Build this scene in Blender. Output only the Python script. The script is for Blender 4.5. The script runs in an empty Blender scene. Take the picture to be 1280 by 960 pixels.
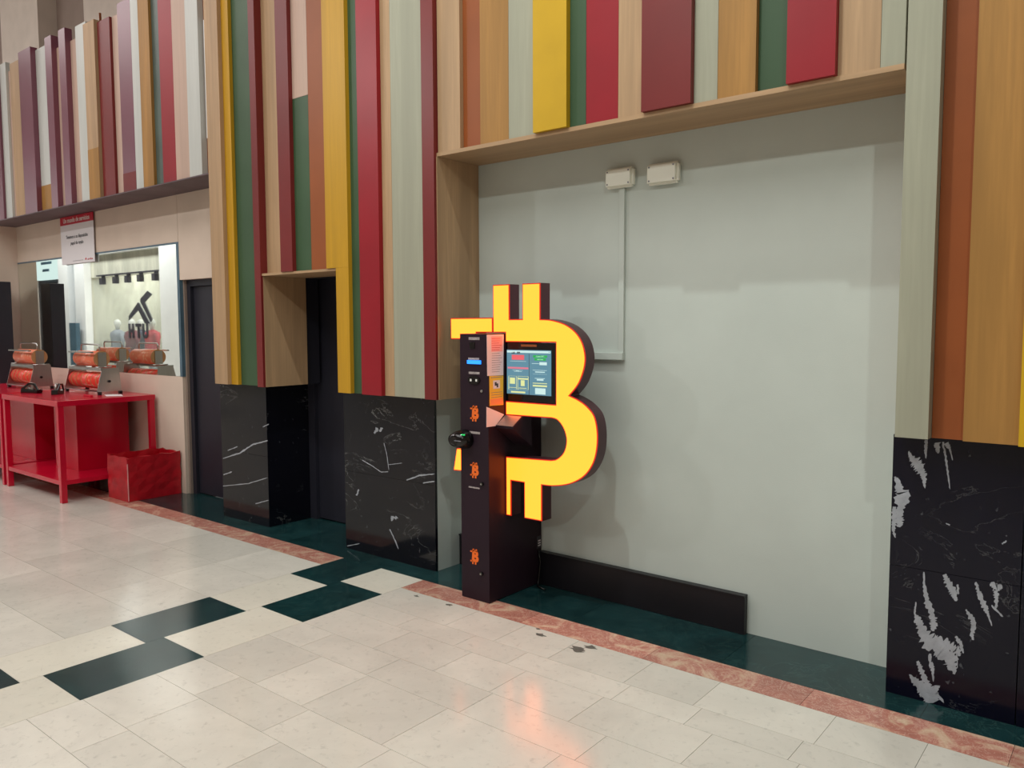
import bpy, bmesh, math, random
from mathutils import Vector, Matrix
random.seed(7)
S = bpy.context.scene
COL = S.collection

# ------------------------------------------------------------------ camera
YAW, PITCH, ROLL, FPX, EYE = -.678942, .0741617, -.003673, 996.59, 1.6
cF = Vector((math.sin(YAW)*math.cos(PITCH), math.cos(YAW)*math.cos(PITCH), -math.sin(PITCH)))
r0 = Vector((math.cos(YAW), -math.sin(YAW), 0)); u0 = r0.cross(cF)
cR = r0*math.cos(ROLL) + u0*math.sin(ROLL)
cU = -r0*math.sin(ROLL) + u0*math.cos(ROLL)
cam = bpy.data.cameras.new('camera'); camo = bpy.data.objects.new('camera', cam); COL.objects.link(camo)
cam.sensor_width = 36; cam.lens = FPX/1280*36; cam.clip_end = 200
camo.matrix_world = Matrix(((cR.x, cU.x, -cF.x, 0), (cR.y, cU.y, -cF.y, 0), (cR.z, cU.z, -cF.z, EYE), (0, 0, 0, 1)))
S.camera = camo
# ------------------------------------------------------------------ world, light, exposure
S.view_settings.view_transform = 'Standard'; S.view_settings.look = 'None'
S.view_settings.gamma = 1; S.view_settings.exposure = 0.0
wd = bpy.data.worlds.new('world'); S.world = wd; wd.use_nodes = True
wd.node_tree.nodes['Background'].inputs[0].default_value = (.75, .78, .75, 1)
wd.node_tree.nodes['Background'].inputs[1].default_value = .25

def area(name, loc, target, size, power, color=(1, 1, 1), sizey=None):
    l = bpy.data.lights.new(name, 'AREA'); l.energy = power; l.color = color; l.size = size
    if sizey: l.shape = 'RECTANGLE'; l.size_y = sizey
    o = bpy.data.objects.new(name, l); COL.objects.link(o); o.location = loc
    o.rotation_euler = (Vector(target)-Vector(loc)).to_track_quat('-Z', 'Y').to_euler()
    return o
def spot(name, loc, target, power, size=.12, angle=100, color=(1, 1, 1), blend=.6):
    l = bpy.data.lights.new(name, 'SPOT'); l.energy = power; l.color = color
    l.shadow_soft_size = size; l.spot_size = math.radians(angle); l.spot_blend = blend
    o = bpy.data.objects.new(name, l); COL.objects.link(o); o.location = loc
    o.rotation_euler = (Vector(target)-Vector(loc)).to_track_quat('-Z', 'Y').to_euler()
    return o
area('ambient_fill', (-3, -2.5, 8.6), (-3, -2.5, 0), 9, 430, (1, .99, .95), 5)  # two large overhead fills added for soft ambient light
area('ambient_fill', (-16, -1, 8.6), (-16, -1, 0), 12, 560, (1, .95, .93), 5)
spot('ceiling_spot', (1.3, -.4, 4.75), (-.6, 3.9, .6), 150, .06, 125, (.93, 1, .93))
spot('ceiling_spot', (-3.3, -.4, 4.75), (-3.3, 3.9, .6), 60, .06, 125, (.95, 1, .95))
spot('ceiling_spot', (-7.9, -.4, 4.75), (-6.0, 3.9, .6), 150, .06, 125, (1, .98, .95))
spot('ceiling_spot', (-2.2, 1.4, 7.2), (-2.1, 3.9, .6), 480, .05, 75, (.92, 1, .95))
area('shop_fill', (-22, -4.0, 3.5), (-22, -4.8, 1.0), 4, 110, (1, 1, .97), 1)  # fill added to light the shop interior
area('shop_front_fill', (-22.5, -.9, 5.2), (-22.5, -2.5, 2.2), 8, 250, (1, 1, 1), .6)  # fill added in the hall to brighten the white shop piers

# ------------------------------------------------------------------ measuring helpers (points on real planes)
def ray(x, y): return cF + cR*((x-640)/FPX) - cU*((y-480)/FPX)
def onY(x, y, Y): d = ray(x, y); t = Y/d.y; return Vector((d.x*t, Y, EYE+d.z*t))
def onX(x, y, X): d = ray(x, y); t = X/d.x; return Vector((X, d.y*t, EYE+d.z*t))
def onZ(x, y, Z): d = ray(x, y); t = (Z-EYE)/d.z; return Vector((d.x*t, d.y*t, Z))
def proj(p):
    v = Vector(p)-Vector((0, 0, EYE)); w = v.dot(cF)
    return (640+FPX*v.dot(cR)/w, 480-FPX*v.dot(cU)/w) if w > .05 else (9e9, 9e9)

# ------------------------------------------------------------------ materials
def lin(c): return tuple((v/255/12.92 if v/255 <= .04045 else ((v/255+.055)/1.055)**2.4) for v in c)
MATS = {}
def mat(name, rgb, rough=.5, metal=0, k=1.0, spec=.5, kind=None, emit=0, amount=.12, scale=1, bump=0, var=0, rgb2=None):
    if name in MATS: return MATS[name]
    m = bpy.data.materials.new(name); m.use_nodes = True; N = m.node_tree.nodes; L = m.node_tree.links
    b = N['Principled BSDF']; c = tuple(min(.92, v*k) for v in lin(rgb))
    b.inputs['Roughness'].default_value = rough; b.inputs['Metallic'].default_value = metal
    b.inputs['Specular IOR Level'].default_value = spec
    b.inputs['Base Color'].default_value = (*c, 1)
    tc = N.new('ShaderNodeTexCoord')
    def mixc(fac, a, bb):
        mx = N.new('ShaderNodeMix'); mx.data_type = 'RGBA'
        for sock, v in ((mx.inputs[0], fac), (mx.inputs[6], a), (mx.inputs[7], bb)):
            if hasattr(v, 'is_linked') or hasattr(v, 'links'): L.new(v, sock)
            elif isinstance(v, tuple): sock.default_value = (*v[:3], 1)
            else: sock.default_value = v
        return mx.outputs[2]
    def noise(sc, scl=(1, 1, 1), det=4, dist=0, ro=.5):
        mp = N.new('ShaderNodeMapping'); mp.inputs['Scale'].default_value = scl
        L.new(tc.outputs['Object'], mp.inputs[0])
        n = N.new('ShaderNodeTexNoise'); n.inputs['Scale'].default_value = sc; n.inputs['Detail'].default_value = det
        n.inputs['Distortion'].default_value = dist; n.inputs['Roughness'].default_value = ro
        L.new(mp.outputs[0], n.inputs['Vector']); return n.outputs[0]
    def ramp(src, a, bq, va=0, vb=1):
        r = N.new('ShaderNodeMapRange'); r.inputs[1].default_value = a; r.inputs[2].default_value = bq
        r.inputs[3].default_value = va; r.inputs[4].default_value = vb; L.new(src, r.inputs[0]); return r.outputs[0]
    def math_(op, a, bv):
        mm = N.new('ShaderNodeMath'); mm.operation = op
        for s_, v in ((mm.inputs[0], a), (mm.inputs[1], bv)):
            if isinstance(v, (int, float)): s_.default_value = v
            else: L.new(v, s_)
        return mm.outputs[0]
    dark = tuple(v*(1-amount*2) for v in c); light = tuple(min(.95, v*(1+amount)) for v in c)
    out = None; h = None
    if kind in ('wood', 'woodx'):
        gs = (1, 1, .05) if kind == 'wood' else (.05, 1, 1)
        n = noise(9*scale, gs, 6, .6); n2 = noise(60*scale, gs, 3); kind = 'wood'
        out = mixc(ramp(n, .3, .7), dark, light); out = mixc(ramp(n2, .35, .65, 0, .5), out, dark); h = n2
    elif kind == 'plain':
        n = noise(3*scale, (1, 1, 1), 5); out = mixc(ramp(n, .3, .7), dark, light); h = noise(180*scale)
    elif kind == 'stone':   # cream limestone: clouds, fine speckle, a tone per tile
        n = noise(2.2*scale, (1, 1, 1), 8, .6, .65); n2 = noise(26*scale, (1, 1, 1), 6, .3, .7); n3 = noise(9*scale, (1, 1, 1), 8, 1.5, .75)
        out = mixc(ramp(n, .3, .7), dark, light)
        out = mixc(ramp(n2, .56, .70, 0, .42), out, tuple(v*.55 for v in c))
        out = mixc(ramp(n3, .62, .72, 0, .55), out, tuple(v*.5 for v in c))
    elif kind == 'redmarble':
        n = noise(5*scale, (1, 1, 1), 8, 2.0, .6); n2 = noise(11*scale, (1, 1, 1), 8, 3, .7)
        out = mixc(ramp(n, .35, .65), dark, c)
        out = mixc(ramp(n, .50, .66, 0, .85), out, lin((212, 188, 160)))
        vein = math_('ABSOLUTE', math_('SUBTRACT', n2, .5), 0); out = mixc(ramp(vein, 0, .02, .7, 0), out, lin((235, 205, 185)))
    elif kind == 'greenmarble':
        n = noise(3*scale, (1, 1, 1), 8, 1.2, .65); n2 = noise(4*scale, (1, 1, 1), 8, 2.5, .7)
        out = mixc(ramp(n, .3, .7), dark, tuple(v*1.5 for v in c))
        vein = math_('ABSOLUTE', math_('SUBTRACT', n2, .5), 0); out = mixc(ramp(vein, 0, .012, .22, 0), out, lin((95, 130, 120)))
        out = mixc(ramp(n2, .62, .8, 0, .35), out, lin((70, 105, 100)))
    elif kind == 'blackmarble':
        n = noise(2.5*scale, (1, 1, 1), 6, .5)
        out = mixc(ramp(n, .3, .7), dark, c)
        n2 = noise(1.7*scale, (1, 1, 2.2), 10, 1.6, .62); n3 = noise(2.3*scale, (1, 1, 1), 4)
        vein = math_('ABSOLUTE', math_('SUBTRACT', n2, .5), 0)
        msk = ramp(n3, .52, .62); vv = math_('MULTIPLY', ramp(vein, 0, .0045, 1, 0), msk)
        out = mixc(math_('MULTIPLY', vv, amount*5), out, lin((190, 192, 190)))
        n4 = noise(38*scale, (1, 1, .8), 3, .2, .5); out = mixc(ramp(n4, .70, .76, 0, .35), out, lin((120, 125, 130)))
    elif kind == 'concrete':
        n = noise(1.2, (1.5, 1, .25), 8, .4, .7); out = mixc(ramp(n, .35, .7), dark, light)
    elif kind == 'print':   # small repeated print on wrapping rolls
        v = N.new('ShaderNodeTexVoronoi'); v.inputs['Scale'].default_value = 22
        L.new(tc.outputs['Object'], v.inputs['Vector']); out = mixc(ramp(v.outputs[0], .15, .4, .75, 0), c, lin(rgb2 or (250, 190, 160)))
    elif kind == 'brushed':
        n = noise(6, (1, 40, 1), 3); out = mixc(n, dark, light)
    if var:
        oi = N.new('ShaderNodeObjectInfo'); rr = ramp(oi.outputs['Random'], 0, 1, 1-var, 1+var*.55)
        src = out if out is not None else c
        vm = N.new('ShaderNodeVectorMath'); vm.operation = 'SCALE'
        if out is not None: L.new(out, vm.inputs[0])
        else: vm.inputs[0].default_value = c
        L.new(rr, vm.inputs['Scale']); out = vm.outputs[0]
    if out is not None: L.new(out, b.inputs['Base Color'])
    if h is not None and bump:
        bp = N.new('ShaderNodeBump'); bp.inputs['Strength'].default_value = bump; bp.inputs['Distance'].default_value = .002
        L.new(h, bp.inputs['Height']); L.new(bp.outputs[0], b.inputs['Normal'])
    if emit:
        b.inputs['Emission Color'].default_value = (*lin(rgb), 1); b.inputs['Emission Strength'].default_value = emit
        b.inputs['Base Color'].default_value = (0, 0, 0, 1)
    MATS[name] = m; return m

K = 1.1
M = dict(
 lwood=mat('light_wood', (178, 146, 112), .5, 0, K, .4, 'wood', bump=.15),
 lwoodx=mat('light_wood_lengthwise', (178, 146, 112), .5, 0, K, .4, 'woodx', bump=.15),
 tan=mat('tan_wood', (164, 120, 62), .5, 0, K, .4, 'wood', bump=.15),
 grey=mat('grey_wood', (158, 158, 140), .5, 0, K, .4, 'wood', amount=.07, bump=.15),
 yellow=mat('yellow_wood', (192, 145, 30), .45, 0, K, .4, 'wood', amount=.09, bump=.1),
 yellowp=mat('yellow_paint', (196, 156, 22), .45, 0, K, .4, 'plain', amount=.05, bump=.1),
 red=mat('red_paint', (142, 14, 30), .4, 0, K, .45, 'plain', amount=.05, bump=.1),
 maroon=mat('maroon_paint', (112, 32, 32), .4, 0, K, .45, 'plain', amount=.05, bump=.1),
 green=mat('green_paint', (56, 82, 56), .45, 0, K, .4, 'plain', amount=.06, bump=.1),
 brown=mat('brown_paint', (140, 74, 34), .45, 0, K, .4, 'plain', amount=.06, bump=.1),
 sheen_maroon=mat('sheen_maroon_paint', (104, 52, 68), .28, 0, 1.25, .8, 'plain', amount=.05),  # maroon paint, part of its grazing sheen mixed into the base colour
 pinkwood=mat('pink_wood', (176, 150, 136), .5, 0, 1.3, .4, 'wood', amount=.07),
 palegrey=mat('pale_grey_wood', (176, 178, 174), .4, 0, 1.3, .5, 'wood', amount=.05),
 darkgreen=mat('dark_green_paint', (70, 82, 76), .4, 0, 1.4, .5, 'plain'),
 soffit=mat('dark_soffit_paint', (96, 84, 88), .6, 0, 1.2, .3, 'plain'),
 wall=mat('white_wall_paint', (168, 175, 170), .75, 0, 1.42, .3, 'plain', amount=.02, bump=.25),
 cream=mat('cream_wall_paint', (204, 188, 174), .7, 0, 1.2, .3, 'plain', amount=.03, bump=.2),
 hall=mat('hall_wall_paint', (175, 165, 156), .8, 0, 1.5, .3, 'plain', amount=.04),
 hall2=mat('hall_brown_paint', (122, 108, 100), .8, 0, 1.5, .3, 'plain', amount=.04),
 tile=mat('cream_stone_tile', (202, 198, 189), .17, 0, 1.2, .6, 'stone', amount=.06, var=.09),
 tile2=mat('pale_stone_tile', (204, 200, 188), .17, 0, 1.2, .5, 'stone', amount=.04, var=.06),
 grout=mat('floor_grout', (138, 132, 122), .6, 0, 1, .3, 'plain'),
 pink=mat('red_marble', (182, 120, 106), .2, 0, 1.2, .5, 'redmarble', amount=.12, var=.12),
 gmarble=mat('green_marble', (18, 44, 46), .16, 0, 1.2, .5, 'greenmarble', amount=.15, var=.2),
 bmarble=mat('black_marble', (15, 16, 25), .12, 0, 1.0, .42, 'blackmarble', amount=.12),
 bmarble2=mat('veined_black_marble', (13, 13, 34), .16, 0, .7, .3, 'blackmarble', amount=.03),
 vein=mat('white_vein', (150, 154, 162), .3, 0, 1.2, .4, 'stone', amount=.15, scale=6),
 navy=mat('navy_door_paint', (38, 38, 48), .45, 0, 1.1, .4, 'plain', amount=.06),
 black=mat('black_paint', (22, 20, 26), .4, 0, 1, .4, 'plain'),
 kiosk=mat('charcoal_metal', (44, 31, 40), .38, 0, 1.0, .16, 'plain', amount=.05),
 gloss=mat('gloss_black', (12, 10, 12), .15, 0, 1, .5),
 bside=mat('sign_side_metal', (68, 35, 43), .35, 0, 1.15, .5, 'plain', amount=.05),
 chrome=mat('steel', (190, 190, 188), .28, 1, 1, .5, 'brushed'),
 steel2=mat('dull_steel', (175, 165, 160), .4, .8, 1, .5, 'brushed'),
 mirror=mat('mirror_glass', (226, 232, 226), .015, 1, 1.1),
 mframe=mat('blue_grey_frame', (74, 100, 116), .35, 0, 1.2, .5, 'plain'),
 rtable=mat('red_lacquer', (176, 12, 42), .22, 0, 1.35, .5, 'plain', amount=.04),
 rbox=mat('red_plastic_film', (178, 20, 34), .25, 0, 1.2, .6, 'plain', amount=.12, scale=4, bump=.6),
 card=mat('cardboard', (176, 132, 88), .7, 0, 1.2, .3, 'plain'),
 wrapr=mat('red_wrap_print', (214, 60, 48), .3, 0, 1.3, .5, 'print', rgb2=(250, 170, 130)),
 wrapo=mat('orange_wrap_print', (232, 120, 90), .3, 0, 1.3, .5, 'print', rgb2=(250, 205, 170)),
 white=mat('white_plastic', (214, 214, 210), .5, 0, 1.2, .4),
 boxw=mat('white_box_plastic', (200, 200, 190), .45, 0, 1.5, .4, 'plain', amount=.02),
 paper=mat('white_paper', (224, 222, 226), .7, 0, 1.1, .2),
 pinkpaper=mat('pink_printed_paper', (226, 172, 172), .6, 0, 1.2, .3),
 yelpaper=mat('yellow_printed_paper', (214, 180, 60), .6, 0, 1.3, .3),
 orgpaper=mat('orange_printed_paper', (224, 140, 90), .6, 0, 1.3, .3),
 signred=mat('sign_red', (178, 20, 44), .5, 0, 1.2, .3),
 ink=mat('dark_ink', (60, 58, 66), .6), inkgrey=mat('grey_ink', (130, 130, 140), .6),
 label=mat('label_tape', (150, 140, 140), .4, 0, 1.4, .4, 'plain', scale=30, amount=.2),
 orange=mat('orange_vinyl', (240, 100, 36), .5, 0, 1.3, .3),
 stain=mat('grey_stain', (104, 102, 96), .5, 0, 1, .3, 'plain', scale=20),
 concrete=mat('streaked_concrete', (186, 184, 170), .8, 0, 1.3, .2, 'concrete', amount=.2),
 shopwhite=mat('shop_white_paint', (226, 230, 232), .6, 0, 1.2, .3, 'plain', amount=.02),
 cloth1=mat('maroon_cloth', (110, 30, 50), .8), cloth2=mat('navy_cloth', (34, 38, 66), .8),
 cloth3=mat('grey_cloth', (130, 135, 145), .8), skin=mat('mannequin_white', (215, 215, 210), .5),
)
def emis(name, rgb, strength):
    m = bpy.data.materials.new(name); m.use_nodes = True; b = m.node_tree.nodes['Principled BSDF']
    b.inputs['Base Color'].default_value = (.02, .02, .02, 1); b.inputs['Roughness'].default_value = .35
    b.inputs['Emission Color'].default_value = (*rgb, 1); b.inputs['Emission Strength'].default_value = strength
    MATS[name] = m; return m
M['glow'] = emis('sign_glow', (1, .154, .0098), 4.55)
M['rim'] = emis('sign_rim_glow', (1, .02, .004), .62)
M['scr'] = emis('screen_blue', lin((84, 130, 148)), 1.15)
M['scrw'] = emis('screen_white', lin((205, 236, 232)), 1.0)
M['scrp'] = emis('screen_pink', lin((222, 120, 140)), 1.0)
M['scrr'] = emis('screen_red', lin((236, 96, 104)), 1.0)
M['scrg'] = emis('screen_green', lin((14, 176, 70)), 1.0)
M['scry'] = emis('screen_cream', lin((226, 232, 160)), 1.0)
M['blueled'] = emis('blue_led', lin((30, 130, 250)), 2.2)
M['greenled'] = emis('green_led', lin((40, 220, 110)), 1.3)
M['lightbox'] = emis('lightbox', lin((225, 246, 244)), 1.0)

# ------------------------------------------------------------------ object helpers
class MB:
    def __init__(s): s.bm = bmesh.new(); s.mi = 0
    def box(s, x0, x1, y0, y1, z0, z1):
        v = [s.bm.verts.new(p) for p in ((x0,y0,z0),(x1,y0,z0),(x1,y1,z0),(x0,y1,z0),(x0,y0,z1),(x1,y0,z1),(x1,y1,z1),(x0,y1,z1))]
        for f in ((0,3,2,1),(4,5,6,7),(0,1,5,4),(1,2,6,5),(2,3,7,6),(3,0,4,7)):
            s.bm.faces.new([v[i] for i in f]).material_index = s.mi
        return s
    def poly(s, pts):
        s.bm.faces.new([s.bm.verts.new(p) for p in pts]).material_index = s.mi; return s
    def prism(s, pts, d):       # polygon pts extruded by vector d
        a = [s.bm.verts.new(p) for p in pts]; b = [s.bm.verts.new(Vector(p)+Vector(d)) for p in pts]; n = len(a)
        s.bm.faces.new(a[::-1]); s.bm.faces.new(b)
        for i in range(n): s.bm.faces.new([a[i], a[(i+1) % n], b[(i+1) % n], b[i]])
        return s
    def tube(s, pts, r, n=8, cap=True):
        pts = [Vector(p) for p in pts]; rings = []
        rs = r if isinstance(r, (list, tuple)) else [r]*len(pts); up = None
        for i, p in enumerate(pts):
            t = ((pts[min(i+1, len(pts)-1)]-p).normalized() + (p-pts[max(i-1, 0)]).normalized()).normalized()
            if up is None: up = t.orthogonal().normalized()
            a = (up - t*up.dot(t)).normalized(); up = a; b = t.cross(a)
            rings.append([s.bm.verts.new(p+(a*math.cos(q)+b*math.sin(q))*rs[i]) for q in [2*math.pi*k/n for k in range(n)]])
        for i in range(len(rings)-1):
            for k in range(n): s.bm.faces.new([rings[i][k], rings[i][(k+1) % n], rings[i+1][(k+1) % n], rings[i+1][k]]).smooth = True
        if cap: s.bm.faces.new(rings[0][::-1]); s.bm.faces.new(rings[-1])
        return s
    def ring(s, p0, p1, ro, ri, n=24):   # hollow cylinder
        p0, p1 = Vector(p0), Vector(p1); t = (p1-p0).normalized(); a = t.orthogonal().normalized(); b = t.cross(a)
        R = []
        for p, r in ((p0, ro), (p1, ro), (p1, ri), (p0, ri)):
            R.append([s.bm.verts.new(p+(a*math.cos(q)+b*math.sin(q))*r) for q in [2*math.pi*k/n for k in range(n)]])
        for i in range(4):
            for k in range(n):
                f = s.bm.faces.new([R[i][k], R[i][(k+1) % n], R[(i+1) % 4][(k+1) % n], R[(i+1) % 4][k]]); f.smooth = i in (0, 2)
        return s
    def build(s, name, m, parent=None, bevel=0, loc=None, kind=None):
        bmesh.ops.recalc_face_normals(s.bm, faces=s.bm.faces)
        if bevel:
            bmesh.ops.bevel(s.bm, geom=list(s.bm.edges), offset=bevel, segments=2, affect='EDGES', profile=.6)
        me = bpy.data.meshes.new(name); s.bm.to_mesh(me); s.bm.free()
        for q in (m if isinstance(m, list) else [m]): me.materials.append(q)
        o = bpy.data.objects.new(name, me); COL.objects.link(o)
        if loc: o.location = loc
        if parent: o.parent = parent
        if kind: o['kind'] = kind
        return o
def empty(name, label=None, cat=None, loc=(0, 0, 0), group=None, kind=None):
    o = bpy.data.objects.new(name, None); COL.objects.link(o); o.location = loc; o.empty_display_size = .1
    if label: o['label'] = label
    if cat: o['category'] = cat
    if group: o['group'] = group
    if kind: o['kind'] = kind
    return o
def tag(o, label, cat, group=None):
    o['label'] = label; o['category'] = cat
    if group: o['group'] = group
    return o
def bx(name, m, parent, x0, x1, y0, y1, z0, z1, bevel=0, kind=None):
    return MB().box(x0, x1, y0, y1, z0, z1).build(name, m, parent, bevel, kind=kind)
def text(name, s, size, m, parent, loc, facing='-Y', ext=.0006, align='CENTER', offset=0, sx=1, roll=0):
    c = bpy.data.curves.new(name, 'FONT'); c.body = s; c.size = size; c.extrude = ext; c.align_x = align; c.align_y = 'CENTER'
    c.offset = offset; c.resolution_u = 3
    o = bpy.data.objects.new(name, c)
    me = bpy.data.meshes.new_from_object(o); bpy.data.objects.remove(o)
    R = {'-Y': Matrix.Rotation(math.pi/2, 4, 'X'), '+X': Matrix.Rotation(math.pi/2, 4, 'Z') @ Matrix.Rotation(math.pi/2, 4, 'X'),
         '+Y': Matrix.Rotation(math.pi, 4, 'Z') @ Matrix.Rotation(math.pi/2, 4, 'X')}[facing]
    me.transform(R @ Matrix.Rotation(roll, 4, 'Z') @ Matrix.Diagonal((sx, 1, 1, 1)))
    me.materials.clear(); me.materials.append(m)
    o = bpy.data.objects.new(name, me); COL.objects.link(o); o.location = loc
    if parent: o.parent = parent
    return o

# ------------------------------------------------------------------ floor
YW, YC, YP = 3.9, 3.64, 3.47      # back wall, marble pillar faces, inner edge of the red strip
floor = empty('floor', kind='structure')
sb = MB().box(-46, 9, -10, 12, -.12, -.006).build('screed', M['grout'], floor)
def tile(m, x0, x1, y0, y1, name='tile', g=.0009):
    me = MB(); me.box(x0+g, x1-g, y0+g, y1-g, -.0055, 0)
    o = me.build(name, m, floor); return o
def seen(x0, x1, y0, y1, pad=60):
    P = [proj((x, y, 0)) for x in (x0, x1) for y in (y0, y1)]
    if all(p[0] > 1e8 for p in P): return False
    xs = [p[0] for p in P if p[0] < 1e8]; ys = [p[1] for p in P if p[0] < 1e8]
    return max(xs) > -pad and min(xs) < 1280+pad and max(ys) > 0 and min(ys) < 960+pad
rows = [3.28, 3.0, 2.83, 2.56, 2.34, 1.97, 1.74, 1.42, 1.2, .86, .6, .3, 0.0, -.3, -.6, -.9]
far_tiles = MB()
for i in range(len(rows)-1):
    x = 1.2 - random.random()*.4
    while x > -3.525:
        w = random.choice((.34, .42, .5, .58)); x2 = max(x-w, -3.525)
        if x2 < -3.525+.2: x2 = -3.525
        if seen(x2, x, rows[i+1], rows[i]): tile(M['tile'], x2, x, rows[i+1], rows[i])
        else: far_tiles.box(x2+.0015, x-.0015, rows[i+1]+.0015, rows[i]-.0015, -.0055, 0)
        x = x2
rows2 = [3.28, 2.86, 2.46, 2.06, 1.66, 1.26, .86, .46, .06, -.34, -.9]
for i in range(len(rows2)-1):
    x = -4.295
    while x > -14:
        w = random.choice((.45, .6, .6, .75)); x2 = x-w
        if seen(x2, x, rows2[i+1], rows2[i], 20): tile(M['tile'], x2, x, rows2[i+1], rows2[i])
        else: far_tiles.box(x2+.0015, x-.0015, rows2[i+1]+.0015, rows2[i]-.0015, -.0055, 0)
        x = x2
# rest of the hall, past the limit where single tiles read
for bx0 in range(-46, 9):
    for by0 in range(-10, 0):
        if by0 >= -1 and -14 < bx0 < 1: continue
        far_tiles.box(bx0+.002, bx0+.998, by0+.002, by0+.998, -.0055, 0)
for bx0 in range(-46, -14):
    for by0 in range(0, 4): far_tiles.box(bx0+.002, bx0+.998, by0+.002-.1*(by0 == 3), by0+.998-.1*(by0 == 3), -.0055, 0)
for bx0 in range(1, 9):
    for by0 in range(0, 3): far_tiles.box(bx0+.2+.002, bx0+1.2-.002, by0+.002, by0+.998, -.0055, 0)
ft = far_tiles.build('tile_field', M['tile'], floor, kind='stuff')
# checker band running out from the wall
ys1 = [3.47, 3.03, 2.465, 1.89, 1.315, .74, .17, -.4, -.9]; ys2 = [3.47, 3.13, 2.56, 1.985, 1.41, .84, .27, -.3, -.9]
for i in range(len(ys1)-1):
    tile(M['gmarble'] if i % 2 == 0 else M['tile2'], -4.295, -3.915, ys1[i+1], ys1[i], 'band_tile')
    tile(M['gmarble'] if i % 2 == 1 else M['tile2'], -3.915, -3.525, ys2[i+1], ys2[i], 'band_tile')
x = 1.9
for x in [1.9-.75*k for k in range(60)]:
    for a, b in ((x-.75, x),):
        segs = []
        if b <= -4.295 or a >= -3.525: segs.append((a, b))
        else:
            if a < -4.295: segs.append((a, -4.295))
            if b > -3.525: segs.append((-3.525, b))
        for a2, b2 in segs:
            if b2-a2 > .02 and b2 > -14: tile(M['pink'], a2, b2, 3.28, 3.47, 'strip_tile')
for k in range(18):
    a = 1.9-.86*(k+1); tile(M['gmarble'], a, a+.86, 3.47, 3.9, 'border_tile')
tile(M['gmarble'], -5.42, -4.47, 3.9, 4.12, 'border_tile'); tile(M['gmarble'], -7.2, -6.07, 3.9, 4.1, 'border_tile')
# grey stains near the strip
for (px, py, r) in ((676, 794, .028), (724, 812, .045), (738, 809, .03), (520, 745, .02), (561, 756, .02), (673, 786, .014)):
    c = onZ(px, py, .0004); b = MB(); n = 14
    b.poly([(c.x+r*math.cos(2*math.pi*q/n)*random.uniform(.5, 1.5), c.y+r*.7*math.sin(2*math.pi*q/n)*random.uniform(.4, 1.4), .0004) for q in range(n)])
    b.build('stain', M['stain'], floor)

# ------------------------------------------------------------------ walls
def struct(name, b, m, parent=None, kindv='structure'):
    o = b.build(name, m, parent)
    if parent is None: o['kind'] = kindv
    return o
ZS = 2.817
b = MB()
b.box(-3.9, 3, YW, YW+.3, 0, 9)                               # behind the recess and to the right
b.box(-5.5, -3.9, 4.16, YW+.5, 0, 9)
b.box(-6.3, -5.425, YW+.14, YW+.5, 0, 9)
struct('wall_back', b, M['wall'])
b = MB(); zb, zt = 1.12, 2.385
b.box(-11.2, -7.15, YW+.02, YW+.3, 0, zb)                     # below mirror
b.box(-11.2, -7.15, YW+.02, YW+.3, zt, 2.9)
b.box(-11.2, -7.15, YW+.04, YW+.3, zb, zt)
b.box(-11.2, -7.15, YW, YW+.02, 0, zb-.0); b.box(-11.2, -7.15, YW, YW+.02, zt, 2.9)
b.box(-7.145, -6.0, YW, YW+.3, 2.03, 2.9)
struct('wall_left_bay', b, M['cream'])
struct('trim_9', MB().box(-7.20, -7.12, YW+.03, YW+.26, 0, 2.03), M['hall2'])
b = MB(); b.box(-11.2, -10.985, 3.69, YW+.02, 0, 2.9); struct('wall_left', b, M['cream'])
# upper hall wall beyond the coloured screen
b = MB(); b.box(-46, -5.5, 6.0, 6.2, 2.9, 9); struct('wall_upper', b, M['hall2'])
b = MB(); b.box(-16.3, -14.7, 5.7, 6.0, 2.9, 9); b.box(-13.0, -9.5, 5.7, 6.0, 2.9, 9); struct('wall_upper_pier', b, M['hall'])
# hall enclosure
struct('ceiling', MB().box(-46, 9, -10, 12, 9, 9.2), M['hall'])
struct('wall_opposite', MB().box(-18.4, 9, -9.2, -9, 0, 9), M['hall'])
struct('wall_right', MB().box(8.8, 9, -9, 6, 0, 9), M['hall'])
struct('wall_far_left', MB().box(-46, -45.8, -9, 6, 0, 9), M['hall'])

# doors
def door(n, x0, x1, y, z1, fw=.06):
    e = empty('door_%d' % n, kind='structure')
    bx('door_leaf', M['navy'], e, x0+fw+.004, x1-fw-.004, y+.03, y+.07, .012, z1-fw-.004)
    bx('door_frame', M['navy'], e, x0, x0+fw, y, y+.08, 0, z1); bx('door_frame', M['navy'], e, x1-fw, x1, y, y+.08, 0, z1)
    bx('door_frame', M['navy'], e, x0+fw, x1-fw, y, y+.08, z1-fw, z1)
    return e
door(1, -7.12, -6.08, 3.955, 2.03)
d2 = door(2, -5.43, -4.47, 4.0415, 2.6, .09)
bx('door_jamb', M['navy'], d2, -5.425, -5.262, 3.906, 4.041, 1.132, 2.6)
bx('door_head', M['navy'], d2, -5.2615, -4.4, 3.906, 4.041, 1.97, 2.6)

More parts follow.
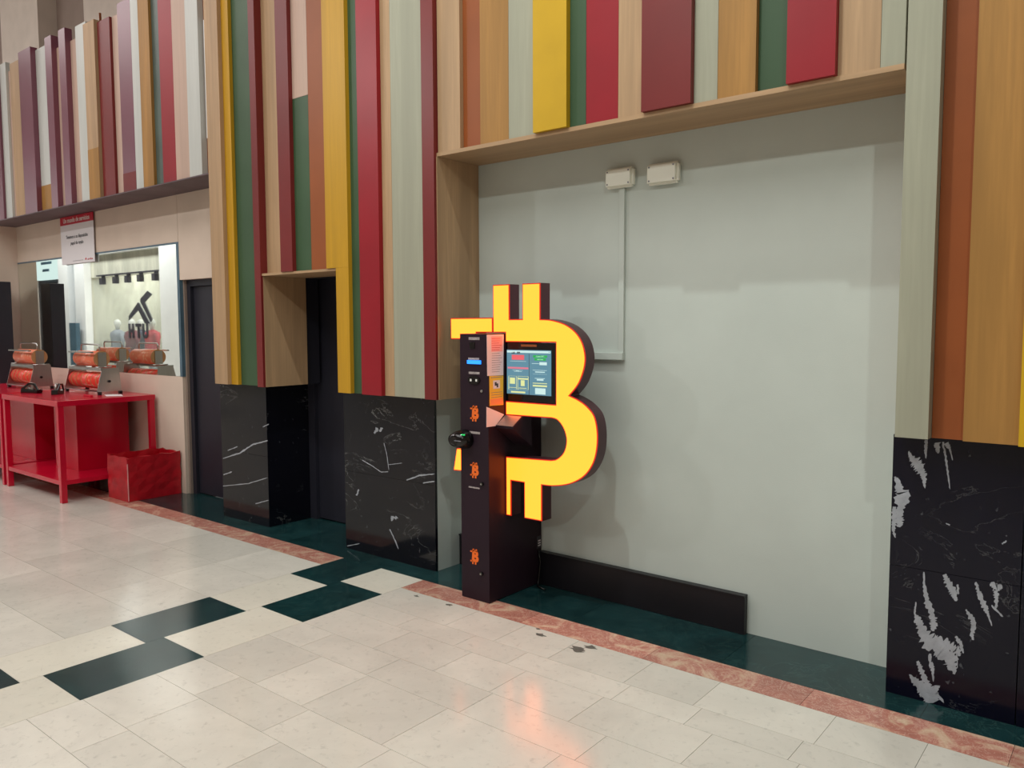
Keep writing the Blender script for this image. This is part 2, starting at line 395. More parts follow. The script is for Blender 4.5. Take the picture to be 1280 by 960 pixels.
# marble-faced pillars
def pillar(n, x0, x1, ztop, joint, m, right_m):
    e = empty('trim_%d' % n, kind='structure')
    bx('pillar_core', right_m, e, x0+.02, x1-.002, YC+.021, YW+.14, 0, ztop)
    bx('marble_panel', m, e, x0, x1, YC, YC+.02, 0, joint-.001); bx('marble_panel', m, e, x0, x1, YC, YC+.02, joint+.001, ztop)
    return e
pA = pillar(1, -6.075, -5.42, 1.13, .566, M['bmarble'], M['bmarble'])
pB = pillar(2, -4.477, -3.578, 1.13, .566, M['bmarble'], M['wall'])
pC = pillar(3, -.851, -.372, 1.13, .566, M['bmarble2'], M['wall'])
bx('marble_panel', M['bmarble2'], pC, -.368, .5, YC, YC+.02, 0, .565); bx('marble_panel', M['bmarble2'], pC, -.368, .5, YC, YC+.02, .567, 1.13)
bx('pillar_core', M['wall'], pC, -.36, .5, YC+.021, YW-.001, 0, 1.13)

# big white veins in the right pillar and smaller ones elsewhere
VN = [0]
def vein(parent, pts, Y=None, jag=.55, m=None):
    """pts: (px, py, halfwidth px) centre line; ragged outline on the marble face"""
    VN[0] += 1; Y = YC-.0004-.00006*VN[0]
    L_, R_ = [], []
    for i in range(len(pts)-1):
        (x0, y0, w0), (x1, y1, w1) = pts[i], pts[i+1]; n = 9
        dx, dy = x1-x0, y1-y0; l = math.hypot(dx, dy) or 1; nx, ny = -dy/l, dx/l
        for k in range(n):
            t = k/n; w = w0+(w1-w0)*t
            a = w*random.uniform(1-jag, 1+jag)+.15; c = w*random.uniform(1-jag, 1+jag)+.15
            x, y = x0+dx*t, y0+dy*t; L_.append((x+nx*a, y+ny*a)); R_.append((x-nx*c, y-ny*c))
    L_.append(pts[-1][:2]); b = MB()
    for i in range(len(R_)-1):
        q = [L_[i], L_[i+1], R_[i+1], R_[i]]
        b.poly([onY(x, y, Y) for x, y in q])
    q = [L_[-2], L_[-1], R_[-1]]; b.poly([onY(x, y, Y) for x, y in q])
    return b.build('vein', m or M['vein'], parent)
def c4(x, y): return (1100+x/6, 540+y/6)
def c5(x, y): return (1100+x/4.8, 690+y/4.8)
def V(f, s, *p): return [(*f(x, y), w/s) for x, y, w in p]
for v in (V(c4, 6, (215, 145, 6), (235, 190, 16), (275, 235, 38), (305, 280, 34), (328, 340, 18), (338, 425, 3)),
          V(c4, 6, (350, 60, 10), (342, 120, 12), (345, 200, 3)), V(c4, 6, (425, 80, 22), (430, 130, 14), (440, 160, 6)),
          V(c4, 6, (470, 75, 6), (490, 170, 7), (505, 280, 7), (525, 430, 3)), V(c4, 6, (500, 80, 20), (525, 130, 7), (545, 215, 2)),
          V(c4, 6, (112, 335, 8), (140, 400, 26), (165, 470, 45), (150, 560, 28), (140, 640, 34), (150, 715, 14)),
          V(c4, 6, (108, 560, 16), (105, 660, 22), (102, 740, 10), (115, 795, 4)), V(c4, 6, (180, 500, 22), (215, 535, 14)),
          V(c4, 6, (495, 685, 3), (525, 700, 5)), V(c4, 6, (915, 840, 5), (950, 815, 5)),
          V(c5, 4.8, (262, 120, 3), (268, 220, 8), (285, 300, 16), (318, 390, 18), (322, 440, 18), (315, 475, 10)),
          V(c5, 4.8, (215, 300, 3), (208, 370, 5), (232, 420, 22), (265, 500, 38), (320, 560, 45), (375, 600, 42), (425, 660, 34), (450, 735, 5)),
          V(c5, 4.8, (320, 520, 20), (400, 560, 30), (465, 590, 20), (480, 625, 5)), V(c5, 4.8, (455, 505, 6), (480, 545, 12), (500, 610, 4)),
          V(c5, 4.8, (385, 135, 8), (410, 190, 18), (440, 250, 20), (460, 295, 6)), V(c5, 4.8, (465, 195, 4), (470, 255, 8)),
          V(c5, 4.8, (575, 180, 6), (595, 250, 12), (625, 320, 16), (650, 380, 6), (672, 445, 2)),
          V(c5, 4.8, (515, 345, 4), (550, 400, 13), (565, 445, 12), (550, 490, 12), (560, 530, 4)),
          V(c5, 4.8, (662, 188, 10), (700, 215, 22), (735, 205, 12)), V(c5, 4.8, (695, 230, 14), (700, 290, 12), (695, 340, 5)), V(c5, 4.8, (670, 320, 5), (740, 390, 5)),
          V(c5, 4.8, (225, 655, 8), (250, 710, 14), (275, 780, 14), (300, 830, 30), (320, 905, 26)),
          V(c5, 4.8, (175, 735, 4), (230, 800, 24), (275, 850, 32), (300, 905, 22)), V(c5, 4.8, (310, 660, 5), (315, 700, 10), (320, 780, 3)),
          V(c5, 4.8, (340, 800, 16), (335, 850, 14), (385, 905, 3)), V(c5, 4.8, (300, 610, 8), (300, 700, 4)),
          V(c5, 4.8, (460, 610, 3), (465, 700, 2))):
    vein(pC, v)
def c6b(x, y): return (220+x/3.2, 460+y/3.2)
for v in (V(c6b, 3.2, (188, 362, 1), (255, 340, 2.2), (310, 305, 2.6), (368, 290, 2)), V(c6b, 3.2, (190, 427, 1), (225, 415, 2)), V(c6b, 3.2, (207, 330, 1), (247, 314, 1.5)),
          V(c6b, 3.2, (188, 472, 1), (290, 462, 1.2), (368, 438, 1)), V(c6b, 3.2, (318, 543, 1), (372, 528, 1.4)), V(c6b, 3.2, (347, 236, 1), (372, 224, 1.4))):
    vein(pA, v)
for v in (V(c6b, 3.2, (793, 262, 3), (808, 240, 7)), V(c6b, 3.2, (815, 255, 3), (825, 238, 5)), V(c6b, 3.2, (862, 612, 3), (868, 592, 7)), V(c6b, 3.2, (876, 604, 6), (884, 594, 5)),
          V(c6b, 3.2, (855, 645, 1.5), (872, 680, 2), (890, 725, 1.5)), V(c6b, 3.2, (922, 448, 1.5), (975, 430, 2.5), (1035, 423, 1.5)), V(c6b, 3.2, (988, 460, 1.5), (1035, 453, 2)),
          V(c6b, 3.2, (745, 368, 1), (790, 395, 1), (820, 416, 1.3), (850, 415, 1)), V(c6b, 3.2, (832, 300, 1), (843, 345, 1), (852, 410, 1)), V(c6b, 3.2, (685, 712, 1), (735, 702, 1.2)),
          V(c6b, 3.2, (850, 387, .8), (905, 380, .8)), V(c6b, 3.2, (722, 510, 3), (732, 485, 3))):
    vein(pB, v)

# ------------------------------------------------------------------ coloured slat cladding
YL = [3.56, 3.532, 3.50]                      # face planes: recessed, middle, proud
def cladding(n, rows_, xstart, yline, z0, z1, base=YL, back=.03, backparts=None, dz=None):
    e = empty('trim_%d' % n, kind='structure')
    X = onY(xstart, yline(xstart), base[rows_[0][3]]).x; out = []
    for i, r in enumerate(rows_):
        xr, nxt = r[1], (rows_[i+1] if i+1 < len(rows_) else None)
        if nxt and nxt[3] > r[3]: X2 = onY(nxt[0], yline(nxt[0]), base[nxt[3]]).x
        else: X2 = onY(xr, yline(xr), base[r[3]]).x
        out.append((X, X2, r)); X = X2
    Yb = base[0]+.02
    for (a, b_, r) in out:
        zz0 = r[4] if len(r) > 4 and r[4] is not None else z0; zz1 = r[5] if len(r) > 5 else z1
        bx('slat', M[r[2]], e, a+.0008, b_-.0008, base[r[3]], Yb, zz0, zz1)
    return e, out, Yb
ZT = 8.2
ln = lambda y0: (lambda x: y0)
# left pillar cladding, beside and above the second door
r1 = [(269, 285, 'lwood', 2), (287, 298, 'yellow', 1), (298, 322, 'green', 0), (322, 329.5, 'maroon', 2)]
t4, o4, Yb = cladding(4, r1, 269, ln(482), 1.135, ZT)
XA = o4[-1][1]
r2 = [(336.6, 351, 'lwood', 0), (351, 365.8, 'maroon', 2), (370, 389.7, 'green', 1, None, 3.20), (389.7, 408, 'brown', 1), (408, 435.7, 'yellow', 2)]
t5, o5, _ = cladding(5, r2, 329.5, ln(340), 1.99, ZT)
# shift start so it touches the left pillar cladding
XB = onY(421, 400, YL[2]).x
xg = o5[2]; bx('slat', M['pinkwood'], t5, xg[0]+.001, xg[1]-.001, YL[1], Yb, 3.202, ZT)
bx('slat', M['yellow'], t5, XB, o5[4][1]-.001, YL[2], Yb, 1.14, 1.9895)
r3 = [(439, 452.4, 'green', 1), (452.4, 477, 'red', 2), (479.5, 493.5, 'lwood', 1), (493.5, 530.8, 'grey', 1), (530.8, 545.5, 'maroon', 2)]
t6, o6, _ = cladding(6, r3, 435.7, ln(492), 1.14, ZT)
XC = o6[-1][1]
lint = lambda x: 195-.1894*(x-545)
r4 = [(551.6, 575.5, 'lwood', 1), (575.5, 600.5, 'brown', 0), (600.5, 636, 'tan', 1), (636, 666, 'grey', 1), (666, 708, 'yellowp', 2), (711, 732.5, 'green', 1),
      (732.5, 772.5, 'red', 1), (773, 801, 'lwood', 1), (801, 863, 'maroon', 2), (863.5, 896.5, 'grey', 1), (897.6, 944, 'tan', 1), (944, 982, 'green', 0),
      (982, 1043.5, 'red', 2), (1043.5, 1100, 'lwood', 1), (1100, 1131, 'grey', 1)]
r4[-2] = (1043.5, 1100, 'lwood', 1)
t7, o7, _ = cladding(7, r4, 547.5, lint, 2.635, ZT)
XD = o7[-1][1]
r5 = [(1118, 1160, 'grey', 2), (1165, 1203, 'brown', 0), (1203, 1272, 'tan', 1), (1272.5, 1330, 'yellowp', 2), (1334, 1390, 'green', 0), (1390, 1450, 'red', 1), (1450, 1520, 'lwood', 1)]
r5 = [(*r[:4],) for r in r5]
t8, o8, _ = cladding(8, r5, 1118, lambda x: 547+(x-1118)*.068, 1.137, ZT)
# carcass behind the slats
def carcass(e, x0, x1, z0, z1, m='lwood'): bx('backing_board', M[m], e, x0, x1, Yb+.001, YW-.002, z0, z1)
carcass(t4, o4[0][0], XA-.002, 1.137, ZT)
carcass(t5, XA, XB, 1.99, ZT); carcass(t5, XB+.001, o5[4][1], 1.14, ZT); carcass(t6, o5[4][1]+.002, XC-.004, 1.142, ZT)
carcass(t7, XC, XD, 2.637, ZT); carcass(t8, XD+.002, o8[-1][1], 1.139, ZT)
# wood linings of the two openings
zl = 2.612
bx('soffit_board', M['lwoodx'], t7, XC-.02, XD, 3.524, YW-.002, zl, zl+.022)
bx('return_board', M['lwood'], t6, XC-.012, XC+.006, YL[2]+.02, YW-.002, 1.14, zl-.001)
bx('soffit_board', M['lwoodx'], t5, XA-.01, XB+.01, 3.51, YW+.003, 1.972, 1.989)
bx('return_board', M['lwood'], t4, XA-.01, XA+.004, YL[2]+.02, YW+.003, 1.135, 1.971)

# far-left screen above the mirror bay
ys = lambda x: 275-.2145*x
B2 = [3.60, 3.575, 3.55]
r6 = [(-8, 0, 'palegrey', 1), (0, 5.5, 'sheen_maroon', 2), (8, 16, 'palegrey', 1), (16, 21, 'pinkwood', 0), (21, 32, 'lwood', 2), (36, 47, 'sheen_maroon', 2), (50, 65, 'palegrey', 0),
      (65, 73, 'sheen_maroon', 2), (76.5, 82, 'pinkwood', 0), (82, 90, 'sheen_maroon', 2), (94, 103, 'pinkwood', 0), (103, 112.5, 'palegrey', 1), (112.5, 126, 'lwood', 2), (128, 130, 'brown', 0),
      (130, 145, 'maroon', 1), (147, 155, 'pinkwood', 0), (155, 171, 'sheen_maroon', 1), (171, 180, 'palegrey', 1), (180, 193, 'tan', 1), (193, 203, 'darkgreen', 0),
      (204.7, 221, 'red', 1), (221, 237.5, 'pinkwood', 1), (237.5, 253, 'palegrey', 2), (256, 266, 'brown', 0)]
r6b = []
rng = random.Random(3)
for r in r6:
    r6b.append((r[0], r[1], r[2], r[3], None, 4.43+rng.choice((0, .02, .05, .09, .12))))
t10, o10, Yb10 = cladding(10, r6b, -8, ys, ZS+.012, 4.5, base=B2)
xs0, xs1 = o10[0][0], o10[-1][1]
bx('backing_board', M['hall2'], t10, xs0, min(xs1, o4[0][0])-.004, Yb10+.001, Yb10+.05, ZS+.012, 4.36)
# white boards stand in for light showing through two slots of the screen
q = o10[-1]; bx('slot_light_board', M['shopwhite'], t10, q[0]+.02, min(q[1], o4[0][0])-.006, B2[0]-.012, B2[0]-.001, 3.12, 4.05)
q = o10[13]; bx('slot_light_board', M['shopwhite'], t10, q[0]+.005, q[1]-.002, B2[0]-.012, B2[0]-.001, 3.15, 4.1)
# two-tone slats: lower pieces in another colour
for i, m_, z in ((6, 'tan', 3.1), (16, 'maroon', 3.0), (12, 'tan', 3.3)):
    q = o10[i]; bx('slat', M[m_], t10, q[0]+.001, q[1]-.001, B2[q[2][3]]-.002, B2[q[2][3]]-.0004, ZS+.012, z)
bx('soffit_board', M['soffit'], t10, xs0-1.2, o4[0][0]-.006, 3.545, YW+.02, ZS-.02+.02, ZS+.01)
bx('fascia_board', M['sheen_maroon'], t10, -14, xs0-.002, 3.55, 3.62, ZS+.012, 4.5)

# mirror (a thing you could lift off)
mr = empty('wall_mirror', 'large wall mirror above the red tables reflecting the shop opposite', 'mirror', (-9.07, YW, zb))
def rel(o, r): o.location = Vector(o.location)-Vector(r.location); return o
rel(bx('mirror_glass', M['mirror'], mr, -10.98, -7.185, YW+.0, YW+.012, zb+.002, zt-.002), mr)
rel(bx('mirror_frame', M['mframe'], mr, -7.184, -7.142, YW-.004, YW+.03, zb+.002, zt-.002), mr)
rel(bx('mirror_frame', M['mframe'], mr, -10.98, -7.185, YW-.004, YW-.0005, zt-.018, zt-.002), mr)

# ------------------------------------------------------------------ things on the recess wall
def onbox(name, label, cat, x0, x1, z0, z1, d, m, bevel=.008, group=None):
    o = MB().box(x0, x1, YW-d, YW-.0005, z0, z1).build(name, m, None, bevel); return tag(o, label, cat, group)
def rough_box(name, label, x0, x1, z0, z1):
    b = MB(); b.box(x0, x1, YW-.045, YW-.0005, z0, z1); bmesh.ops.bevel(b.bm, geom=list(b.bm.edges), offset=.012, segments=2, affect='EDGES')
    e = empty(name, label, 'junction box', ((x0+x1)/2, YW, z0))
    rel(b.build('box_body', M['boxw'], e), e)
    c = MB(); c.box(x0+.012, x1-.012, YW-.052, YW-.0455, z0+.01, z1-.01); cv = rel(c.build('cover', M['boxw'], e, .003), e)
    for px in (x0+.022, x1-.022):
        for pz in (z0+.02, z1-.02):
            w_ = MB().tube([(px, YW-.0525, pz), (px, YW-.055, pz)], .0045, 8).build('screw', M['inkgrey'], cv)
    return e
rough_box('junction_box', 'left white junction box on the recess wall, cable duct running down from it', -2.44, -2.262, 2.355, 2.462)
rough_box('junction_box', 'white junction box on the recess wall, the right one, with no duct below it', -2.178, -1.99, 2.345, 2.457)
ct = empty('cable_duct', 'white plastic cable duct running down the recess wall and behind the glowing sign', 'cable duct', (-2.33, YW, 1.41))
rel(bx('duct', M['wall'], ct, -2.363, -2.328, YW-.018, YW-.0005, 1.409, 2.354, .002), ct)
rel(bx('duct', M['wall'], ct, -2.9, -2.3275, YW-.03, YW-.0005, 1.40, 1.44, .002), ct)
sk = empty('baseboard_back', kind='structure')
for a_, b_ in ((-3.575, -3.136), (-2.909, -1.586)):
    bx('skirting_board', M['black'], sk, a_, b_, 3.862, YW-.0005, .0, .196, .002)
    bx('skirting_cap', M['black'], sk, a_, b_, 3.856, YW-.0005, .1965, .206, .001)

# ------------------------------------------------------------------ kiosk with the glowing sign
kx0, kx1, ky0, kz = -3.13, -2.915, 3.40, 1.55
kr = empty('bitcoin_kiosk', 'tall charcoal cash kiosk with a glowing yellow currency sign, in the white recess', 'cash machine', ((kx0+kx1)/2, 3.63, 0))
def kp(o): return rel(o, kr)
def sub(c, p): c.parent = p; c.location = Vector(c.location)-Vector(p.location); return c
kp(bx('cabinet', M['kiosk'], kr, kx0, kx1, ky0, 3.898, 0.002, kz, .003))
YB, TH = 3.548, .092
def P(x, y): v = onY(x, y, YB); return (v.x, v.z)
def smooth(pts, closed=False, n=6):
    out = []
    for i in range(len(pts)-1):
        p0, p1, p2, p3 = pts[max(i-1, 0)], pts[i], pts[i+1], pts[min(i+2, len(pts)-1)]
        for k in range(n):
            t = k/n; out.append(tuple(.5*((2*p1[j])+(-p0[j]+p2[j])*t+(2*p0[j]-5*p1[j]+4*p2[j]-p3[j])*t*t+(-p0[j]+3*p1[j]-3*p2[j]+p3[j])*t**3) for j in (0, 1)))
    out.append(pts[-1]); return out
zc = kz+.004; xr_ = kx1+.003
bar1l, bar1r = P(615.8, 356)[0], P(636.3, 356)[0]; bar2l, bar2r = P(652.5, 354)[0], P(675, 354)[0]
ztop = P(616, 356)[1]; zbt = P(675, 398.8)[1]; zgap = P(640, 398.8)[1]
up = smooth([P(675, 398.8), P(689, 399.8), P(705.6, 405), P(718.7, 414.5), P(727.5, 428), P(731.4, 445), P(730.2, 460), P(725, 476), P(719, 486), P(711.8, 494.5)])
lo = smooth([P(711.8, 494.5), P(723, 500), P(734, 508.5), P(743, 521), P(746.8, 542), P(745.5, 565), P(739.7, 583), P(728.5, 597), P(711.6, 605.5), P(692, 608), P(677, 606.6)])
zl1 = P(638.5, 601)[1]; zleg = P(667, 650)[1]; zleg1 = P(638.5, 645)[1]
leg2l, leg2r, leg1r = P(655, 625)[0], P(677, 625)[0], P(638.6, 625)[0]
main = [(bar1l, zc), (bar1l, ztop), (bar1r, ztop), (bar1r, zgap), (bar2l, zgap), (bar2l, ztop), (bar2r, ztop)] + up + lo[1:] + \
       [(leg2r, P(677, 606.6)[1]), (leg2r, zleg), (leg2l, zleg), (leg2l, zl1), (leg1r, zl1), (leg1r, zleg1), (xr_, zleg1), (xr_, zc)]
hole1 = [P(634, 428), P(694.5, 427.5), P(694, 504.6), P(634, 502.6)]
hx0 = xr_+.012
z1t, z1b = P(660, 428)[1], P(660, 503.2)[1]
hole1 = [(hx0, z1t), (P(694.3, 465)[0], z1t), (P(694.3, 465)[0], z1b), (hx0, z1b)]
lc = smooth([P(690, 523), P(697, 526), P(704.2, 536.5), P(707.5, 550.6), P(704.4, 564.7), P(696, 573.3), P(688, 575)])
hole2 = [(hx0, P(634, 519)[1])] + lc + [(hx0, P(634, 571)[1])]
# the two counters are open to the left where the cabinet stands, so cut them into the outline
i_z = [(xr_, zleg1), (xr_, P(634, 571)[1])] + lc[::-1] + [(xr_, P(634, 519)[1]), (xr_, z1b), (P(694.3, 465)[0], z1b), (P(694.3, 465)[0], z1t), (xr_, z1t), (xr_, zc)]
main = main[:-2] + i_z
serif = [(P(563, 398)[0], P(563, 397.5)[1]), (bar1l-.004, P(563, 397.5)[1]), (bar1l-.004, zc), (kx0-.004, zc), (kx0-.004, P(570, 424)[1]), (P(563, 398)[0], P(563, 424)[1])]
lower = [P(570.5, 560), (kx0-.004, P(577, 560)[1]), (kx0-.004, P(577, 588)[1]), P(566.5, 588)]
def outline(name, polys, y, th, m, off=0):
    c = bpy.data.curves.new(name, 'CURVE'); c.dimensions = '2D'; c.fill_mode = 'BOTH'; c.extrude = th/2; c.offset = off
    for p in polys:
        s = c.splines.new('POLY'); s.points.add(len(p)-1); s.use_cyclic_u = True
        # force the same winding so the offset shrinks every shape
        ar = sum(p[i][0]*p[(i+1) % len(p)][1]-p[(i+1) % len(p)][0]*p[i][1] for i in range(len(p)))
        pp = p if ar > 0 else p[::-1]
        for k, (a, b_) in enumerate(pp): s.points[k].co = (a, b_, 0, 1)
    o = bpy.data.objects.new(name, c); me = bpy.data.meshes.new_from_object(o); bpy.data.objects.remove(o)
    me.transform(Matrix.Translation((0, y, 0)) @ Matrix.Rotation(math.pi/2, 4, 'X'))
    me.materials.clear(); me.materials.append(m)
    o = bpy.data.objects.new(name, me); COL.objects.link(o); o.parent = kr; return kp(o)
for nm, pl in (('sign_letter', main), ('sign_serif', serif), ('sign_serif', lower)):
    h_ = outline(nm, [pl], YB+.008+TH/2-.004, TH-.008, M['bside'])
    outline('sign_rim', [pl], YB+.006, .006, M['rim'], -.0005)
    outline('sign_face', [pl], YB+.0012, .0024, M['glow'], -.0065)
# screen in the upper counter
sx0, sx1 = kx1+.002, P(694.3, 465)[0]-.003
kp(bx('screen_housing', M['gloss'], kr, sx0, sx1, YB+.006, YB+.085, z1b+.003, z1t-.003, .002))
def quadY(name, m, x0, y0, x1, y1, Y, d=.0008): # px rectangle on plane Y
    a, c_ = onY(x0, y0, Y), onY(x1, y1, Y); return kp(bx(name, m, kr, a.x, c_.x, Y-d, Y, c_.z, a.z))
YS = YB+.0045
scr = kp(bx('screen', M['scr'], kr, onY(633.8, 460, YS).x, onY(689, 460, YS).x, YS-.0015, YS+.001, onY(662, 493.5, YS).z, onY(662, 437.6, YS).z))
sc = lambda x, y: (620+x/12, 420+y/12)
def gfx(m, rects, name='screen_image'):
    b = MB()
    for (x0, y0, x1, y1) in rects:
        p, q_ = onY(*sc(x0, y0), YS), onY(*sc(x1, y1), YS); b.box(p.x, q_.x, YS-.0023, YS-.0016, q_.z, p.z)
    return sub(kp(b.build(name, m, kr, kind='stuff')), scr)
gfx(M['scrw'], [(170, 215, 820, 262), (215, 372, 455, 384), (540, 408, 650, 418), (655, 392, 765, 440), (250, 508, 405, 518), (270, 526, 390, 536), (300, 518, 350, 526),
    (555, 508, 765, 522), (590, 532, 735, 552), (555, 566, 770, 578), (585, 630, 735, 645), (615, 645, 715, 672), (590, 780, 745, 880)])
gfx(M['scrr'], [(240, 280, 425, 360)]); gfx(M['scrp'], [(180, 460, 488, 500)])
gfx(M['scrg'], [(560, 288, 770, 328), (580, 332, 750, 372)])
gfx(M['scry'], [(190, 595, 312, 603), (190, 603, 198, 800), (306, 603, 312, 800), (190, 795, 312, 803), (212, 622, 288, 718), (326, 600, 490, 612), (326, 612, 333, 805), (484, 612, 490, 805),
    (326, 798, 490, 806), (330, 628, 488, 658), (375, 662, 432, 752), (200, 765, 310, 778), (345, 775, 460, 790), (228, 822, 442, 860), (555, 700, 768, 722), (555, 732, 768, 768)])
gfx(M['ink'], [(497, 270, 503, 885), (238, 235, 285, 262), (318, 235, 365, 262), (795, 238, 806, 250)])
tp = onY(*sc(665, 308), YS); sub(kp(text('screen_lettering', 'Compra BTC', .0105, M['scrw'], kr, (tp.x, YS-.0026, tp.z), ext=.0002)), scr)
tp = onY(*sc(665, 352), YS); sub(kp(text('screen_lettering', 'selecciona', .0100, M['scrw'], kr, (tp.x, YS-.0026, tp.z), ext=.0002)), scr)
tp = onY(661, 432, YS); kp(bx('camera_plate', M['brown'], kr, tp.x-.055, tp.x+.055, YS-.001, YS+.002, tp.z-.006, tp.z+.006))
# keypad wedge between screen and lower counter
yb_ = YB-.0; a = (3.548, 1.079); b_ = (3.462, 1.026); c_ = (3.552, .90)
kw0, kw1 = kx1+.001, -2.785
w = MB().prism([(kw0, a[0], a[1]), (kw0, b_[0], b_[1]), (kw0, b_[0]+.003, b_[1]-.012), (kw0, c_[0]+.08, c_[1]), (kw0, a[0]+.08, a[1])], (kw1-kw0, 0, 0))
kp(w.build('keypad_shelf', M['kiosk'], kr))
nrm = Vector((0, -(a[1]-b_[1]), (a[0]-b_[0]))).normalized()
w = MB().prism([Vector((kw0+.004, a[0]-.004, a[1]-.0015))+nrm*.0005, Vector((kw0+.004, b_[0]+.002, b_[1]+.002))+nrm*.0005, Vector((kw1-.006, b_[0]+.002, b_[1]+.002))+nrm*.0005, Vector((kw1-.006, a[0]-.004, a[1]-.0015))+nrm*.0005], nrm*.0015)
kp(w.build('steel_plate', M['steel2'], kr))
# front of the cabinet
F = ky0
def fp(x, y): v = onY(x, y, F); return v
for (x0, y0, x1, y1) in ((586, 421.5, 599.5, 425), (585.5, 447, 599, 450), (586, 464.5, 599.5, 468), (584.5, 538.5, 600, 543), (586, 607.5, 599.5, 611.5)):
    p, q_ = fp(x0, y0), fp(x1, y1); kp(bx('label_strip', M['label'], kr, p.x, q_.x, F-.0012, F-.0001, q_.z, p.z))
p = fp(590.5, 431); kp(bx('camera_slot', M['gloss'], kr, p.x-.02, p.x+.02, F-.004, F-.0001, p.z-.022, p.z+.016, .002))
p, q_ = fp(584.5, 450), fp(601.5, 455.3); kp(bx('led_slot', M['blueled'], kr, p.x, q_.x, F-.006, F-.0001, q_.z, p.z, .001))
p = fp(593, 475); b = MB()
b.prism([(p.x+.045*math.cos(t)*(1 if abs(math.cos(t)) < .7 else 1), F-.0001, p.z+.026*math.sin(t)) for t in [2*math.pi*k/20 for k in range(20)]], (0, -.006, 0)); sc_ = kp(b.build('scanner', M['gloss'], kr))
for dx in (-.022, .02): sub(kp(bx('scanner_lamp', M['white'], kr, p.x+dx-.006, p.x+dx+.006, F-.0075, F-.0062, p.z-.008, p.z+.006)), sc_)
p = fp(602.5, 489); kp(MB().tube([(p.x, F, p.z), (p.x, F-.006, p.z)], .008, 12).build('keyhole', M['chrome'], kr))
def emblem(px, py, hgt):
    p = fp(px, py); s = hgt
    o = kp(text('currency_emblem', 'B', s*1.02, M['orange'], kr, (p.x, F-.0009, p.z), ext=.0004, offset=.005, roll=-.08, sx=1.0))
    b = MB()
    for dx in (-.016, .008):
        for sg in (1, -1):
            x0 = p.x+dx*s/.1+sg*.003; b.box(x0-.0055, x0+.0055, F-.0013, F-.0005, p.z+sg*s*.34, p.z+sg*s*.52) if sg > 0 else b.box(x0-.0055, x0+.0055, F-.0013, F-.0005, p.z+sg*s*.52, p.z+sg*s*.34)
    b.box(p.x-s*.42, p.x-s*.2, F-.0013, F-.0005, p.z+s*.27, p.z+s*.37); b.box(p.x-s*.42, p.x-s*.2, F-.0013, F-.0005, p.z-s*.37, p.z-s*.27)
    sub(kp(b.build('emblem_bar', M['orange'], kr, kind='stuff')), o)
for yy in (517, 588, 696): emblem(594, yy, .088)
for (x, y) in ((603, 605), (602.5, 717)):
    p = fp(x, y); lk = kp(MB().tube([(p.x, F, p.z), (p.x, F-.012, p.z)], .011, 14).build('lock', M['gloss'], kr)); sub(kp(MB().tube([(p.x, F-.0122, p.z), (p.x, F-.014, p.z)], .005, 10).build('lock_core', M['chrome'], kr)), lk)
# bulging note slot with green lamp
p = fp(585, 549); b = MB(); rings = []
for k, (d, sx_, sz) in enumerate(((0, .062, .056), (.02, .064, .056), (.05, .062, .05), (.075, .05, .038), (.085, .03, .02))):
    rings.append([b.bm.verts.new((p.x-.018+(d*-.25)+sx_*math.cos(t), F-d, p.z+sz*math.sin(t))) for t in [2*math.pi*q/24 for q in range(24)]])
for i in range(4):
    for k in range(24): b.bm.faces.new([rings[i][k], rings[i][(k+1) % 24], rings[i+1][(k+1) % 24], rings[i+1][k]]).smooth = True
b.bm.faces.new(rings[-1]); b.bm.faces.new(rings[0][::-1]); na = kp(b.build('note_acceptor', M['gloss'], kr))
for dx, w_ in ((-.012, .005), (.002, .008), (.018, .006)): sub(kp(bx('green_lamp', M['greenled'], kr, p.x+dx, p.x+dx+w_, F-.062, F-.052, p.z+.03, p.z+.036)), na)
kp(bx('slot_lip', M['inkgrey'], kr, p.x-.03, p.x+.02, F-.086, F-.0815, p.z-.003, p.z+.001))
# papers on the side of the cabinet
def sideq(name, m, pts, off=.0008):
    v = [onX(x, y, kx1) for x, y in pts]; return kp(MB().prism([(kx1+.0001, q.y, q.z) for q in v], (off, 0, 0)).build(name, m, kr))
sideq('notice_sheet', M['paper'], [(608.3, 418.5), (629.5, 418), (629, 469), (609, 470)])
def sidelines(m, lines, pts, name='print', off=.0011):
    b = MB(); X = kx1
    (ya, za), (yb2, zb2) = pts
    for (u0_, u1, v0, v1) in lines: b.box(X+.0009, X+off, ya+(yb2-ya)*u0_, ya+(yb2-ya)*u1, za+(zb2-za)*v1, za+(zb2-za)*v0)
    return kp(b.build(name, m, kr, kind='stuff' if len(lines) > 1 else None))
pts = ((3.386, 1.547), (3.532, 1.312))
sidelines(M['pinkpaper'], [(.28, .95, .05, .42)], pts)
sidelines(M['inkgrey'], [(.3, random.uniform(.7, .93), .46+.055*k, .47+.055*k) for k in range(9)], pts)
sidelines(M['signred'], [(.3, random.uniform(.75, .93), .10+.055*k, .11+.055*k) for k in range(6)], pts, off=.0014)
sideq('yellow_sticker', M['yelpaper'], [(611.5, 470), (629, 469.5), (629, 506), (612, 507.5)])
pts = ((3.412, 1.312), (3.531, 1.143))
sidelines(M['orgpaper'], [(.02, .98, .78, .99)], pts); sidelines(M['paper'], [(.25, .75, .16, .44)], pts); sidelines(M['ink'], [(.36, .5, .22, .34), (.5, .62, .27, .40)], pts, off=.0014)
sidelines(M['inkgrey'], [(.1, .9, .05, .07), (.1, .9, .56, .575), (.1, .9, .64, .655), (.1, .9, .72, .735)], pts)
sideq('white_leaflet', M['paper'], [(608, 508.5), (630, 518), (619.5, 532.5), (608, 534)])
sideq('maker_label', M['ink'], [(671, 671), (676.6, 668.6), (676.6, 684), (671, 686)]); 
b = MB()
